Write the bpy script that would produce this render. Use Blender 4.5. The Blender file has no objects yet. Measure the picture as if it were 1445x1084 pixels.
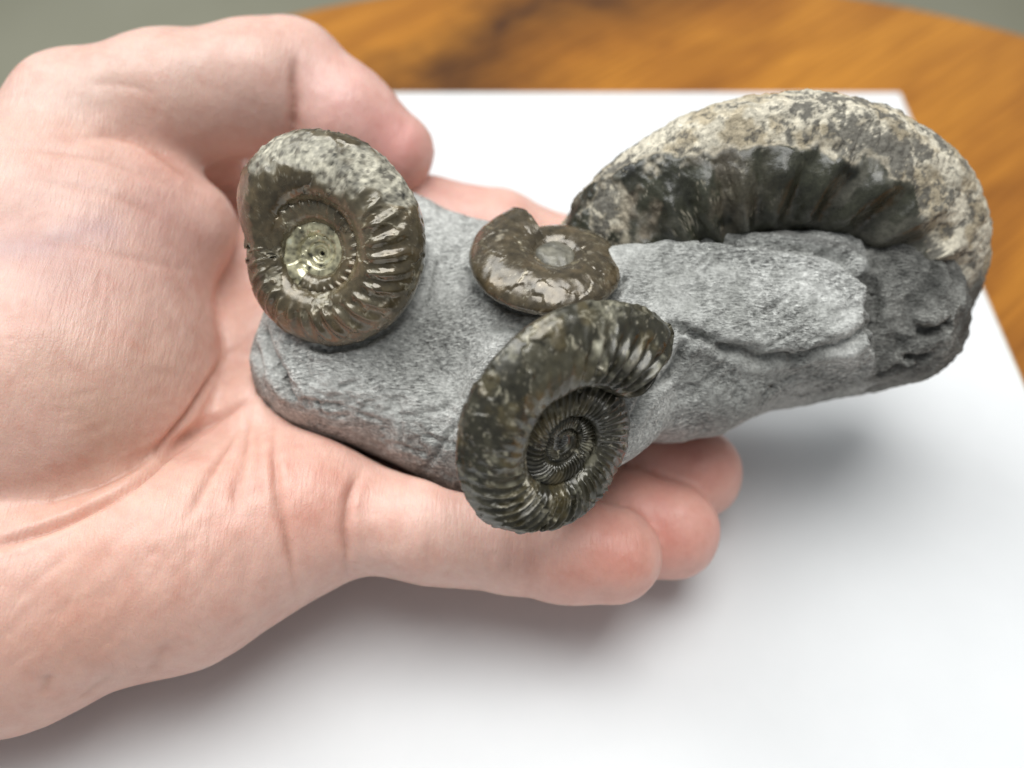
import bpy, math
import numpy as np
from mathutils import Matrix, Vector
from mathutils.bvhtree import BVHTree

S = bpy.context.scene
MM = 0.001
# ------------------------------------------------------------------ camera
FPX, PITCH, HCAM = 1300.0, math.radians(52.6), 139.0      # focal length in photo pixels, tilt, height above the card (mm)
cam_d = bpy.data.cameras.new('camera')
cam = bpy.data.objects.new('camera', cam_d)
S.collection.objects.link(cam)
cam.location = (0, 0, HCAM * MM)
cam.rotation_euler = (math.pi / 2 - PITCH, 0, 0)
cam_d.sensor_width = 36.0
cam_d.lens = 36.0 * FPX / 1445.0
cam_d.clip_start = 0.005
cam_d.clip_end = 20.0
cam_d.dof.use_dof = True
cam_d.dof.focus_distance = 0.119
cam_d.dof.aperture_fstop = 10.5
S.camera = cam
# ------------------------------------------------------------------ room light
wd = bpy.data.worlds.new('World')
S.world = wd
wd.use_nodes = True
wd.node_tree.nodes['Background'].inputs[0].default_value = (0.92, 0.96, 1.0, 1)
wd.node_tree.nodes['Background'].inputs[1].default_value = 0.28


def area(name, loc, target, sx, sy, power, col):
    d = bpy.data.lights.new(name, 'AREA')
    d.shape = 'RECTANGLE'
    d.size, d.size_y = sx, sy
    d.energy = power
    d.color = col
    o = bpy.data.objects.new(name, d)
    S.collection.objects.link(o)
    o.location = loc
    v = Vector(target) - Vector(loc)
    o.rotation_euler = v.to_track_quat('-Z', 'Y').to_euler()
    return o


area('window_light', (-0.70, 0.60, 1.10), (0, 0.09, 0.03), 0.7, 0.9, 12.0, (0.98, 1.0, 0.995))
area('ceiling_lamp', (0.10, 0.26, 1.25), (0, 0.09, 0.03), 0.85, 0.85, 16.5, (1.0, 0.995, 0.975))
S.view_settings.view_transform = 'Standard'
S.view_settings.look = 'None'
S.view_settings.exposure = -0.17
S.view_settings.gamma = 1.0
S.view_settings.use_curve_mapping = False
S.render.engine = 'CYCLES'
S.cycles.use_denoising = True
S.cycles.max_bounces = 8

# ------------------------------------------------------------------ numpy tools
SP, CP = math.sin(PITCH), math.cos(PITCH)


def W(px, py, z):
    """photo pixel + height above the card (mm) -> point in mm"""
    u = (px - 722.5) / FPX
    v = (py - 542.0) / FPX
    d = (HCAM - z) / (SP + v * CP)
    return np.array([d * u, d * (CP - v * SP), z])


def project(P):
    """points in mm -> photo pixels (used only to know where on the thing a mark lies)"""
    q = P - np.array([0, 0, HCAM])
    dz = q[:, 1] * CP - q[:, 2] * SP
    up = q[:, 1] * SP + q[:, 2] * CP
    return 722.5 + FPX * q[:, 0] / dz, 542.0 - FPX * up / dz


def _hash(i, j, k, seed):
    h = (i * 374761393 + j * 668265263 + k * 2147483647 + seed * 974711) & 0xFFFFFFFF
    h = ((h ^ (h >> 13)) * 1274126177) & 0xFFFFFFFF
    h = h ^ (h >> 16)
    return (h & 0xFFFF) / 32767.5 - 1.0


def noise(P, scale, seed=0):
    q = P * scale
    f = np.floor(q).astype(np.int64)
    t = q - f
    t = t * t * t * (t * (t * 6 - 15) + 10)
    i, j, k = f[:, 0], f[:, 1], f[:, 2]
    x, y, z = t[:, 0], t[:, 1], t[:, 2]
    r = 0
    for a in (0, 1):
        for b in (0, 1):
            for c in (0, 1):
                r = r + _hash(i + a, j + b, k + c, seed) * (x if a else 1 - x) * (y if b else 1 - y) * (z if c else 1 - z)
    return r


def fbm(P, scale, seed=0, oct=4, gain=0.5):
    r, a, tot = 0, 1.0, 0
    for o in range(oct):
        r = r + a * noise(P, scale * 2.03 ** o, seed + 31 * o)
        tot += a
        a *= gain
    return r / tot * 1.6


def ridged(P, scale, seed=0, oct=4):
    r, a, tot = 0, 1.0, 0
    for o in range(oct):
        r = r + a * (1 - np.abs(noise(P, scale * 2.03 ** o, seed + 17 * o)) * 2)
        tot += a
        a *= 0.5
    return r / tot


def sst(a, b, x):
    t = np.clip((x - a) / (b - a), 0, 1)
    return t * t * (3 - 2 * t)


def nrm(v):
    v = np.asarray(v, float)
    return v / np.linalg.norm(v)


def smin(a, b, k):
    h = np.maximum(k - np.abs(a - b), 0) / k
    return np.minimum(a, b) - h * h * k * 0.25


def smax(a, b, k):
    return -smin(-a, -b, k)


class Grid:
    def __init__(self, lo, hi, h):
        self.lo = np.array(lo, float)
        self.h = h
        n = np.ceil((np.array(hi) - self.lo) / h).astype(int) + 1
        self.n = n
        ax = [(self.lo[i] + h * np.arange(n[i])).astype(np.float32) for i in range(3)]
        self.X, self.Y, self.Z = ax[0][:, None, None], ax[1][None, :, None], ax[2][None, None, :]


def cone(g, a, b, ra, rb, sq=1.0):
    ba = b - a
    l2 = float(ba @ ba) + 1e-9
    px, py, pz = g.X - a[0], g.Y - a[1], g.Z - a[2]
    t = np.clip((px * ba[0] + py * ba[1] + pz * ba[2]) / l2, 0, 1)
    return np.sqrt((px - ba[0] * t) ** 2 + (py - ba[1] * t) ** 2 + ((pz - ba[2] * t) * sq) ** 2) - (ra + (rb - ra) * t)


def chain(g, pts, k):
    d = None
    for (a, ra), (b, rb) in zip(pts[:-1], pts[1:]):
        c = cone(g, a, b, ra, rb)
        d = c if d is None else smin(d, c, k)
    return d


def rotm(rx=0, ry=0, rz=0):
    return np.array(Matrix.Rotation(math.radians(rz), 3, 'Z') @ Matrix.Rotation(math.radians(ry), 3, 'Y') @ Matrix.Rotation(math.radians(rx), 3, 'X'))


def ellip(g, c, r, R=None):
    px, py, pz = g.X - c[0], g.Y - c[1], g.Z - c[2]
    if R is None:
        R = np.eye(3)
    q = [px * R[0, i] + py * R[1, i] + pz * R[2, i] for i in range(3)]
    k0 = np.sqrt((q[0] / r[0]) ** 2 + (q[1] / r[1]) ** 2 + (q[2] / r[2]) ** 2) + 1e-6
    k1 = np.sqrt((q[0] / r[0] ** 2) ** 2 + (q[1] / r[1] ** 2) ** 2 + (q[2] / r[2] ** 2) ** 2) + 1e-6
    return k0 * (k0 - 1) / k1


def rbox(g, c, r, rad, R=None):
    px, py, pz = g.X - c[0], g.Y - c[1], g.Z - c[2]
    if R is None:
        R = np.eye(3)
    q = [np.abs(px * R[0, i] + py * R[1, i] + pz * R[2, i]) - (r[i] - rad) for i in range(3)]
    out = np.sqrt(sum(np.maximum(a, 0) ** 2 for a in q))
    return out + np.minimum(np.maximum(q[0], np.maximum(q[1], q[2])), 0) - rad


def surface(g, F):
    """surface nets: sampled field -> vertices, quads"""
    F = F.astype(np.float32)
    s = F < 0
    n = np.array(F.shape) - 1
    m = np.zeros(n, np.int8)
    for a in (0, 1):
        for b in (0, 1):
            for c in (0, 1):
                m += s[a:a + n[0], b:b + n[1], c:c + n[2]]
    act = np.argwhere((m > 0) & (m < 8))
    idx = -np.ones(n, np.int64)
    idx[tuple(act.T)] = np.arange(len(act))
    pos = np.zeros((len(act), 3))
    cnt = np.zeros(len(act))
    corners = [(a, b, c) for a in (0, 1) for b in (0, 1) for c in (0, 1)]
    for A in corners:
        for ax in range(3):
            if A[ax]:
                continue
            B = list(A)
            B[ax] = 1
            fa = F[tuple((act + A).T)]
            fb = F[tuple((act + B).T)]
            ok = (fa < 0) != (fb < 0)
            t = np.where(ok, fa / np.where(ok, fa - fb, 1), 0)
            p = act + np.array(A, float)
            p[:, ax] += t
            pos[ok] += p[ok]
            cnt[ok] += 1
    V = g.lo + g.h * pos / cnt[:, None]
    Q = []
    for ax in range(3):
        b, c = (ax + 1) % 3, (ax + 2) % 3
        sl0 = [slice(None)] * 3
        sl1 = [slice(None)] * 3
        sl0[ax], sl1[ax] = slice(0, -1), slice(1, None)
        e = np.argwhere(s[tuple(sl0)] != s[tuple(sl1)])
        e = e[(e[:, b] > 0) & (e[:, c] > 0) & (e[:, b] < n[b]) & (e[:, c] < n[c])]
        ins = s[tuple(e.T)]
        o = []
        for db, dc in ((1, 1), (0, 1), (0, 0), (1, 0)):
            q = e.copy()
            q[:, b] -= db
            q[:, c] -= dc
            o.append(idx[tuple(q.T)])
        o = np.stack(o, 1)
        o[~ins] = o[~ins][:, ::-1]
        Q.append(o)
    return V, np.concatenate(Q)


def vnormals(V, Q):
    d1 = V[Q[:, 2]] - V[Q[:, 0]]
    d2 = V[Q[:, 3]] - V[Q[:, 1]]
    fn = np.cross(d1, d2)
    N = np.zeros_like(V)
    for i in range(4):
        for a in range(3):
            N[:, a] += np.bincount(Q[:, i], fn[:, a], len(V))
    return N / (np.linalg.norm(N, axis=1)[:, None] + 1e-12)


def relax(V, Q, it, lam=0.5):
    E = np.concatenate([Q[:, [0, 1]], Q[:, [1, 2]], Q[:, [2, 3]], Q[:, [3, 0]]])
    deg = np.bincount(E.ravel(), minlength=len(V))[:, None]
    for _ in range(it):
        A = np.zeros_like(V)
        for a in range(3):
            A[:, a] = np.bincount(E[:, 0], V[E[:, 1], a], len(V)) + np.bincount(E[:, 1], V[E[:, 0], a], len(V))
        V = V + lam * (A / deg - V)
    return V


def subdivide(V, Q):
    me = bpy.data.meshes.new('tmp')
    me.from_pydata(V.tolist(), [], Q.tolist())
    o = bpy.data.objects.new('tmp', me)
    S.collection.objects.link(o)
    o.modifiers.new('s', 'SUBSURF').levels = 1
    dg = bpy.context.evaluated_depsgraph_get()
    ev = o.evaluated_get(dg)
    m2 = ev.to_mesh()
    V2 = np.empty(len(m2.vertices) * 3)
    m2.vertices.foreach_get('co', V2)
    Q2 = np.empty(len(m2.polygons) * 4, np.int32)
    m2.polygons.foreach_get('vertices', Q2)
    ev.to_mesh_clear()
    bpy.data.objects.remove(o)
    bpy.data.meshes.remove(me)
    return V2.reshape(-1, 3), Q2.reshape(-1, 4)


def mesh_obj(name, V, Q, mat, parent=None, origin=(0, 0, 0), attrs=None, col=None):
    """V in mm; origin in mm"""
    V = (V - np.array(origin)) * MM
    me = bpy.data.meshes.new(name)
    me.vertices.add(len(V))
    me.vertices.foreach_set('co', V.astype(np.float32).ravel())
    Q = np.asarray(Q)
    k = Q.shape[1]
    me.loops.add(Q.size)
    me.loops.foreach_set('vertex_index', Q.ravel().astype(np.int32))
    me.polygons.add(len(Q))
    me.polygons.foreach_set('loop_start', (np.arange(len(Q)) * k).astype(np.int32))
    me.update(calc_edges=True)
    me.validate()
    me.polygons.foreach_set('use_smooth', np.ones(len(me.polygons), bool))
    if col is not None:
        a = me.attributes.new('Tint', 'FLOAT_COLOR', 'POINT')
        c4 = np.ones((len(V), 4), np.float32)
        c4[:, :3] = col
        a.data.foreach_set('color', c4.ravel())
    for n_, v in (attrs or {}).items():
        a = me.attributes.new(n_, 'FLOAT', 'POINT')
        a.data.foreach_set('value', np.asarray(v, np.float32))
    me.materials.append(mat)
    o = bpy.data.objects.new(name, me)
    S.collection.objects.link(o)
    if parent is not None:
        o.parent = parent
        o.location = (np.array(origin) * MM - np.array(parent['_o'])) if '_o' in parent else np.array(origin) * MM
    else:
        o.location = np.array(origin) * MM
    return o


def tag(o, label, cat=None, group=None, kind=None):
    o['label'] = label
    if cat:
        o['category'] = cat
    if group:
        o['group'] = group
    if kind:
        o['kind'] = kind


def caster(V, Q):
    """photo pixel -> where that line of sight meets this mesh (mm)"""
    bvh = BVHTree.FromPolygons(V.tolist(), Q.tolist())
    o = Vector((0, 0, HCAM))

    def hit(px, py):
        h = bvh.ray_cast(o, (Vector(W(px, py, 0)) - o).normalized())
        return None if h[0] is None else np.array(h[0])
    return hit


def seg_dist(Pv, pts):
    best = np.full(len(Pv), 1e9)
    par = np.zeros(len(Pv))
    n_ = len(pts) - 1
    for i in range(n_):
        a, b = pts[i], pts[i + 1]
        ba = b - a
        t = np.clip(((Pv - a) @ ba) / (ba @ ba + 1e-9), 0, 1)
        d = np.linalg.norm(Pv - a - t[:, None] * ba, axis=1)
        m = d < best
        best[m] = d[m]
        par[m] = (i + t[m]) / n_
    return best, par


def dense(pl, every=9.0):
    """smooth curve through the listed points, sampled finely"""
    p = np.array(pl, float)
    p = np.vstack([2 * p[0] - p[1], p, 2 * p[-1] - p[-2]])
    out = []
    for i in range(1, len(p) - 2):
        n_ = max(2, int(np.linalg.norm(p[i + 1] - p[i]) / every))
        for k_ in range(n_):
            t = k_ / n_
            out.append(0.5 * (2 * p[i] + (p[i + 1] - p[i - 1]) * t + (2 * p[i - 1] - 5 * p[i] + 4 * p[i + 1] - p[i + 2]) * t * t + (3 * p[i] - p[i - 1] - 3 * p[i + 1] + p[i + 2]) * t ** 3))
    out.append(p[-2])
    return out


def carve(V, hit, lines, rim=0.15, jit=0.25, maxgap=12.0, cusp=False):
    """grooves along curves on a surface: displacement along the normal, and how near each vertex is to a groove"""
    D = np.zeros(len(V))
    near = np.zeros(len(V))
    for pl, dep, wid in lines:
        pts = [q for q in (hit(*p) for p in dense(pl)) if q is not None]
        if len(pts) < 3:
            continue
        pts = np.array(pts)
        if np.max(np.linalg.norm(np.diff(pts, axis=0), axis=1)) > maxgap:
            continue
        lo, hi = pts.min(0) - 4, pts.max(0) + 4
        ii = np.nonzero(np.all((V > lo) & (V < hi), axis=1))[0]
        d, par = seg_dist(V[ii] + jit * noise(V[ii], 0.35, 7)[:, None], pts)
        fade = 0.30 if cusp else (0.18 if abs(dep) < 1 else 0.05)
        env = sst(0, fade, par) * sst(0, fade, 1 - par) * 0.92 + 0.08
        D[ii] += dep * env * (-(np.exp(-np.sqrt(d * d + 0.10) / wid) if cusp else np.exp(-(d / wid) ** 2)) + rim * np.exp(-((d - 2.3 * wid) / (1.2 * wid)) ** 2))
        near[ii] = np.maximum(near[ii], np.exp(-(d / (wid * 0.8)) ** 2) * min(1, abs(dep)) * env)
    return D, near


# ------------------------------------------------------------------ materials
def mat_new(name):
    m = bpy.data.materials.new(name)
    m.use_nodes = True
    nt = m.node_tree
    return m, nt, nt.nodes['Principled BSDF']


def N(nt, t, **kw):
    n = nt.nodes.new(t)
    for k, v in kw.items():
        setattr(n, k, v)
    return n


def tex_noise(nt, vec, scale, detail=4, rough=0.55, dist=0):
    n = N(nt, 'ShaderNodeTexNoise')
    n.inputs['Scale'].default_value = scale
    n.inputs['Detail'].default_value = detail
    n.inputs['Roughness'].default_value = rough
    n.inputs['Distortion'].default_value = dist
    nt.links.new(vec, n.inputs['Vector'])
    return n.outputs['Fac']


def math_n(nt, op, a, b=0.0, c=None, clamp=False):
    n = N(nt, 'ShaderNodeMath', operation=op, use_clamp=clamp)
    for i, v in enumerate((a, b, c)):
        if v is None:
            continue
        if isinstance(v, (int, float)):
            n.inputs[i].default_value = v
        else:
            nt.links.new(v, n.inputs[i])
    return n.outputs[0]


def ramp(nt, fac, stops):
    n = N(nt, 'ShaderNodeValToRGB')
    e = n.color_ramp.elements
    while len(e) < len(stops):
        e.new(0.5)
    for el, (p, c) in zip(e, stops):
        el.position = p
        el.color = (*c, 1) if len(c) == 3 else c
    nt.links.new(fac, n.inputs[0])
    return n.outputs[0]


def mixc(nt, fac, a, b, mode='MIX'):
    n = N(nt, 'ShaderNodeMix', data_type='RGBA', blend_type=mode)
    if isinstance(fac, (int, float)):
        n.inputs[0].default_value = fac
    else:
        nt.links.new(fac, n.inputs[0])
    for i, v in ((6, a), (7, b)):
        if isinstance(v, tuple):
            n.inputs[i].default_value = (*v, 1)
        else:
            nt.links.new(v, n.inputs[i])
    return n.outputs[2]


def bump(nt, h, strength, dist, prev=None):
    n = N(nt, 'ShaderNodeBump')
    n.inputs['Strength'].default_value = strength
    n.inputs['Distance'].default_value = dist
    nt.links.new(h, n.inputs['Height'])
    if prev is not None:
        nt.links.new(prev, n.inputs['Normal'])
    return n.outputs[0]


def tinted(name, speck=0.25, speck_scale=1500, bump_s=0.5, bump_d=0.0002, bump_scale=2500, spec=0.5, rough_noise=0.15, metallic=0.0, coat=0.0, sss=0.0, streak=None):
    """stone / shell: colour from the Tint attribute, gloss from the Rough attribute, grain from noise"""
    m, nt, b = mat_new(name)
    tc = N(nt, 'ShaderNodeTexCoord').outputs['Object']
    at = N(nt, 'ShaderNodeAttribute', attribute_name='Tint').outputs['Color']
    ar = N(nt, 'ShaderNodeAttribute', attribute_name='Rough').outputs['Fac']
    n1 = tex_noise(nt, tc, speck_scale, 6, 0.65)
    v = math_n(nt, 'MULTIPLY_ADD', n1, 2 * speck * 2, 1 - 2 * speck)
    cmb = N(nt, 'ShaderNodeCombineColor')
    for i in range(3):
        nt.links.new(v, cmb.inputs[i])
    col_out = mixc(nt, 1.0, at, cmb.outputs[0], 'MULTIPLY')
    n2 = tex_noise(nt, tc, bump_scale, 5, 0.6)
    nt.links.new(math_n(nt, 'ADD', ar, math_n(nt, 'MULTIPLY_ADD', n2, 2 * rough_noise, -rough_noise), clamp=True), b.inputs['Roughness'])
    bs = math_n(nt, 'MULTIPLY', n2, math_n(nt, 'MULTIPLY_ADD', ar, 1.2, -0.1, clamp=True))
    nb = bump(nt, bs, bump_s, bump_d)
    if streak:
        # short scribe strokes in several directions, each in its own patches
        for q_, (rot, scl) in enumerate((((0.2, 0.1, 0.45), (1000, 3600, 2600)), ((0.1, 0.3, -0.5), (1000, 3400, 2600)), ((0.4, 0.0, 1.2), (1200, 3600, 2600)))):
            mp = N(nt, 'ShaderNodeMapping')
            mp.inputs['Rotation'].default_value = rot
            mp.inputs['Scale'].default_value = scl
            nt.links.new(tc, mp.inputs[0])
            n3 = tex_noise(nt, mp.outputs[0], 1, 3, 0.6, 0.5)
            of = N(nt, 'ShaderNodeMapping')
            of.inputs['Location'].default_value = (q_ * 0.37, 0.1, 0.05 * q_)
            nt.links.new(tc, of.inputs[0])
            pm = tex_noise(nt, of.outputs[0], 130, 3, 0.5)
            pm = math_n(nt, 'MULTIPLY_ADD', pm, 5.0, -2.1, clamp=True)
            hq = math_n(nt, 'MULTIPLY', math_n(nt, 'SUBTRACT', n3, 0.5), pm)
            nb = bump(nt, hq, streak, 0.0005, nb)
            dust = math_n(nt, 'MULTIPLY_ADD', hq, 2.6, 1.0)
            cd = N(nt, 'ShaderNodeCombineColor')
            for i in range(3):
                nt.links.new(dust, cd.inputs[i])
            col_out = mixc(nt, 1.0, col_out, cd.outputs[0], 'MULTIPLY')
    nt.links.new(col_out, b.inputs['Base Color'])
    nt.links.new(nb, b.inputs['Normal'])
    b.inputs['Specular IOR Level'].default_value = spec
    if metallic:
        nt.links.new(math_n(nt, 'MULTIPLY_ADD', ar, -1.8 * metallic, 1.35 * metallic, clamp=True), b.inputs['Metallic'])
    if coat:
        nt.links.new(math_n(nt, 'MULTIPLY_ADD', ar, -2.2 * coat, 1.6 * coat, clamp=True), b.inputs['Coat Weight'])
    b.inputs['Coat Roughness'].default_value = 0.12
    return m


M_stone = tinted('grey_matrix', 0.42, 2200, 0.7, 0.0004, 2200, 0.25, 0.05, streak=0.9)
M_shell = tinted('polished_shell', 0.30, 900, 0.5, 0.0002, 1600, 0.7, 0.10, coat=0.4, metallic=0.30)
M_big = tinted('crusted_shell', 0.45, 1400, 0.9, 0.0004, 1300, 0.5, 0.10, coat=0.12)


def skin_material():
    m, nt, b = mat_new('skin')
    tc = N(nt, 'ShaderNodeTexCoord').outputs['Object']
    at = N(nt, 'ShaderNodeAttribute', attribute_name='Tint').outputs['Color']
    n1 = tex_noise(nt, tc, 230, 4, 0.6)
    mott = ramp(nt, n1, [(0.3, (0.94, 0.86, 0.84)), (0.5, (1, 1, 1)), (0.70, (1.04, 1.06, 1.06))])
    n5 = tex_noise(nt, tc, 700, 3, 0.6)
    mott2 = ramp(nt, n5, [(0.3, (0.97, 0.95, 0.945)), (0.7, (1.02, 1.03, 1.03))])
    c = mixc(nt, 1.0, at, mott, 'MULTIPLY')
    c = mixc(nt, 1.0, c, mott2, 'MULTIPLY')
    nt.links.new(c, b.inputs['Base Color'])
    b.inputs['Subsurface Weight'].default_value = 0.28
    b.inputs['Subsurface Radius'].default_value = (1.0, 0.32, 0.16)
    b.inputs['Subsurface Scale'].default_value = 0.0016
    b.inputs['Specular IOR Level'].default_value = 0.45
    rn = tex_noise(nt, tc, 500, 3, 0.5)
    nt.links.new(math_n(nt, 'MULTIPLY_ADD', rn, 0.22, 0.28), b.inputs['Roughness'])
    # fine skin lines: stretched noise both ways + cells
    nb = None
    for rot, sc, st in (((0, 0, 0.25), (2300, 330, 900), 0.28), ((0.2, 0.1, 1.35), (2000, 330, 900), 0.22)):
        mp = N(nt, 'ShaderNodeMapping')
        mp.inputs['Rotation'].default_value = rot
        mp.inputs['Scale'].default_value = sc
        nt.links.new(tc, mp.inputs[0])
        nb = bump(nt, tex_noise(nt, mp.outputs[0], 1, 3, 0.55, 0.6), st, 0.00035, nb)
    vo = N(nt, 'ShaderNodeTexVoronoi', feature='DISTANCE_TO_EDGE')
    vo.inputs['Scale'].default_value = 1900
    nt.links.new(tc, vo.inputs['Vector'])
    hv = math_n(nt, 'MINIMUM', vo.outputs['Distance'], 0.25)
    nb = bump(nt, hv, 0.16, 0.0003, nb)
    nt.links.new(nb, b.inputs['Normal'])
    return m


M_skin = skin_material()


def card_material():
    m, nt, b = mat_new('white_card')
    tc = N(nt, 'ShaderNodeTexCoord').outputs['Object']
    n = tex_noise(nt, tc, 60, 4)
    nt.links.new(ramp(nt, n, [(0.3, (0.73, 0.745, 0.755)), (0.7, (0.76, 0.775, 0.785))]), b.inputs['Base Color'])
    b.inputs['Roughness'].default_value = 0.55
    b.inputs['Specular IOR Level'].default_value = 0.3
    nt.links.new(bump(nt, tex_noise(nt, tc, 2500, 3), 0.08, 0.0002), b.inputs['Normal'])
    return m


def edge_material():
    m, nt, b = mat_new('card_edge')
    tc = N(nt, 'ShaderNodeTexCoord').outputs['Object']
    nt.links.new(ramp(nt, tex_noise(nt, tc, 500, 4), [(0.3, (0.42, 0.34, 0.22)), (0.7, (0.62, 0.53, 0.38))]), b.inputs['Base Color'])
    b.inputs['Roughness'].default_value = 0.8
    return m


def wood_material():
    m, nt, b = mat_new('varnished_wood')
    tc = N(nt, 'ShaderNodeTexCoord').outputs['Object']
    mp = N(nt, 'ShaderNodeMapping')
    mp.inputs['Rotation'].default_value = (0, 0, -math.radians(40))
    nt.links.new(tc, mp.inputs[0])
    sc = N(nt, 'ShaderNodeMapping')
    sc.inputs['Scale'].default_value = (9, 34, 30)
    nt.links.new(mp.outputs[0], sc.inputs[0])
    n1 = tex_noise(nt, sc.outputs[0], 1.0, 5, 0.55, 0.8)
    sc2 = N(nt, 'ShaderNodeMapping')
    sc2.inputs['Scale'].default_value = (25, 700, 100)
    nt.links.new(mp.outputs[0], sc2.inputs[0])
    n2 = tex_noise(nt, sc2.outputs[0], 1.0, 4, 0.6)
    base = ramp(nt, n1, [(0.25, (0.22, 0.075, 0.010)), (0.45, (0.38, 0.145, 0.017)), (0.65, (0.52, 0.215, 0.025)), (0.85, (0.34, 0.125, 0.014))])
    # the dark heart-wood flame that runs across the grain of the board
    sx = N(nt, 'ShaderNodeSeparateXYZ')
    nt.links.new(mp.outputs[0], sx.inputs[0])
    wob = tex_noise(nt, mp.outputs[0], 22, 4, 0.6)
    yy = math_n(nt, 'ADD', sx.outputs[1], math_n(nt, 'MULTIPLY_ADD', wob, 0.07, -0.035))
    dist = math_n(nt, 'ABSOLUTE', math_n(nt, 'SUBTRACT', yy, FLAME_Y))
    fl = math_n(nt, 'MULTIPLY', math_n(nt, 'SUBTRACT', 1.0, math_n(nt, 'DIVIDE', dist, 0.027), clamp=True), math_n(nt, 'MULTIPLY_ADD', n1, 1.6, 0.1), clamp=True)
    c = mixc(nt, fl, base, (0.075, 0.028, 0.008))
    g = ramp(nt, n2, [(0.35, (0.72, 0.68, 0.62)), (0.6, (1, 1, 1))])
    c = mixc(nt, 1.0, c, g, 'MULTIPLY')
    nt.links.new(c, b.inputs['Base Color'])
    b.inputs['Roughness'].default_value = 0.32
    b.inputs['Specular IOR Level'].default_value = 0.45
    nt.links.new(bump(nt, n2, 0.1, 0.0003), b.inputs['Normal'])
    return m


def floor_material():
    m, nt, b = mat_new('floor_lino')
    tc = N(nt, 'ShaderNodeTexCoord').outputs['Object']
    nt.links.new(ramp(nt, tex_noise(nt, tc, 3, 4), [(0.3, (0.38, 0.37, 0.27)), (0.7, (0.46, 0.45, 0.34))]), b.inputs['Base Color'])
    b.inputs['Roughness'].default_value = 0.6
    return m


# ------------------------------------------------------------------ setting: floor, table, card
import bmesh
FLOOR_Z = -0.55
bm = bmesh.new()
bmesh.ops.create_grid(bm, x_segments=1, y_segments=1, size=4.0)
me = bpy.data.meshes.new('floor')
bm.to_mesh(me)
bm.free()
me.materials.append(floor_material())
fl = bpy.data.objects.new('floor', me)
fl.location = (0, 0, FLOOR_Z)
fl['kind'] = 'structure'
S.collection.objects.link(fl)

CARD_T = 1.6
TC = np.array([29.0, 41.0])
TR = 219.0


def lathe(name, prof, seg, mat, loc):
    V, Q = [], []
    for r, z in prof:
        for i in range(seg):
            a = 2 * math.pi * i / seg
            V.append((r * math.cos(a), r * math.sin(a), z))
    for j in range(len(prof) - 1):
        for i in range(seg):
            k = (i + 1) % seg
            Q.append((j * seg + i, j * seg + k, (j + 1) * seg + k, (j + 1) * seg + i))
    o = mesh_obj(name, np.array(V, float), np.array(Q), mat)
    o.location = loc
    return o


u0, v0 = W(590, 118, -CARD_T)[:2] - TC, W(870, 0, -CARD_T)[:2] - TC
mid = (u0 + v0) / 2 * MM
a_ = -math.radians(40)
FLAME_Y = float(math.sin(a_) * mid[0] + math.cos(a_) * mid[1])
M_wood = wood_material()
prof = [(0.01, 0), (TR - 6, 0), (TR - 3.5, -0.4), (TR - 1.4, -1.8), (TR, -5), (TR, -17), (TR - 2, -20.5), (TR - 6, -22), (0.01, -22)]
tab = lathe('round_table', prof, 128, M_wood, (TC[0] * MM, TC[1] * MM, -CARD_T * MM))
tag(tab, 'small round table top of orange varnished wood with dark streaks', 'table')


def box(name, lo, hi, mat, parent=None, bev=0.0):
    bm = bmesh.new()
    bmesh.ops.create_cube(bm, size=1)
    lo, hi = np.array(lo) * MM, np.array(hi) * MM
    for v in bm.verts:
        v.co = Vector([(lo[i] + hi[i]) / 2 + v.co[i] * (hi[i] - lo[i]) for i in range(3)])
    if bev:
        bmesh.ops.bevel(bm, geom=bm.edges[:], offset=bev * MM, segments=2, affect='EDGES')
    me = bpy.data.meshes.new(name)
    bm.to_mesh(me)
    bm.free()
    me.materials.append(mat)
    o = bpy.data.objects.new(name, me)
    S.collection.objects.link(o)
    o.parent = parent
    return o


far = W(900, 131, 0)[1]
rgt = W(1269, 131, 0)[0]
card = bpy.data.objects.new('white_card', None)
S.collection.objects.link(card)
tag(card, 'plain white card lying flat on the wooden table under the hand', 'card')
box('sheet', (rgt - 210, far - 297, -0.25), (rgt, far, 0.0), card_material(), card)
box('card_core', (rgt - 210.4, far - 297.4, -CARD_T + 0.05), (rgt + 0.5, far + 0.5, -0.25), edge_material(), card)

def mixrow(a, b, w):
    return a * (1 - w)[:, None] + b * w[:, None]


# ------------------------------------------------------------------ fossil block: grey matrix
def P(*a):
    return W(*a)


DN = np.array([0, -SP, -CP])         # toward the viewer along the picture's vertical
RT = np.array([1.0, 0, 0])


def frame(n, aim):
    """disc axes: n toward the viewer, e1 along the projection of aim"""
    n = nrm(n)
    e1 = nrm(np.asarray(aim, float) - n * (np.asarray(aim, float) @ n))
    return n, e1, np.cross(n, e1)


def view_from(C):
    return nrm(np.array([0, 0, HCAM]) - C)


C1 = W(442, 357, 52)
v1 = view_from(C1)
n1, a1, b1 = frame(v1 * math.cos(0.40) + math.sin(0.40) * nrm(-0.95 * RT + 0.0 * DN), -RT + 0.1 * DN)
C1 = C1 - 3.0 * n1
C4 = np.array([39.8, 99.0, 29.4])
n4, a4, b4 = frame((0.04, -math.cos(0.36), math.sin(0.36)), RT)
b4 = b4 * 0.92          # the coil is a little flattened


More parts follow.
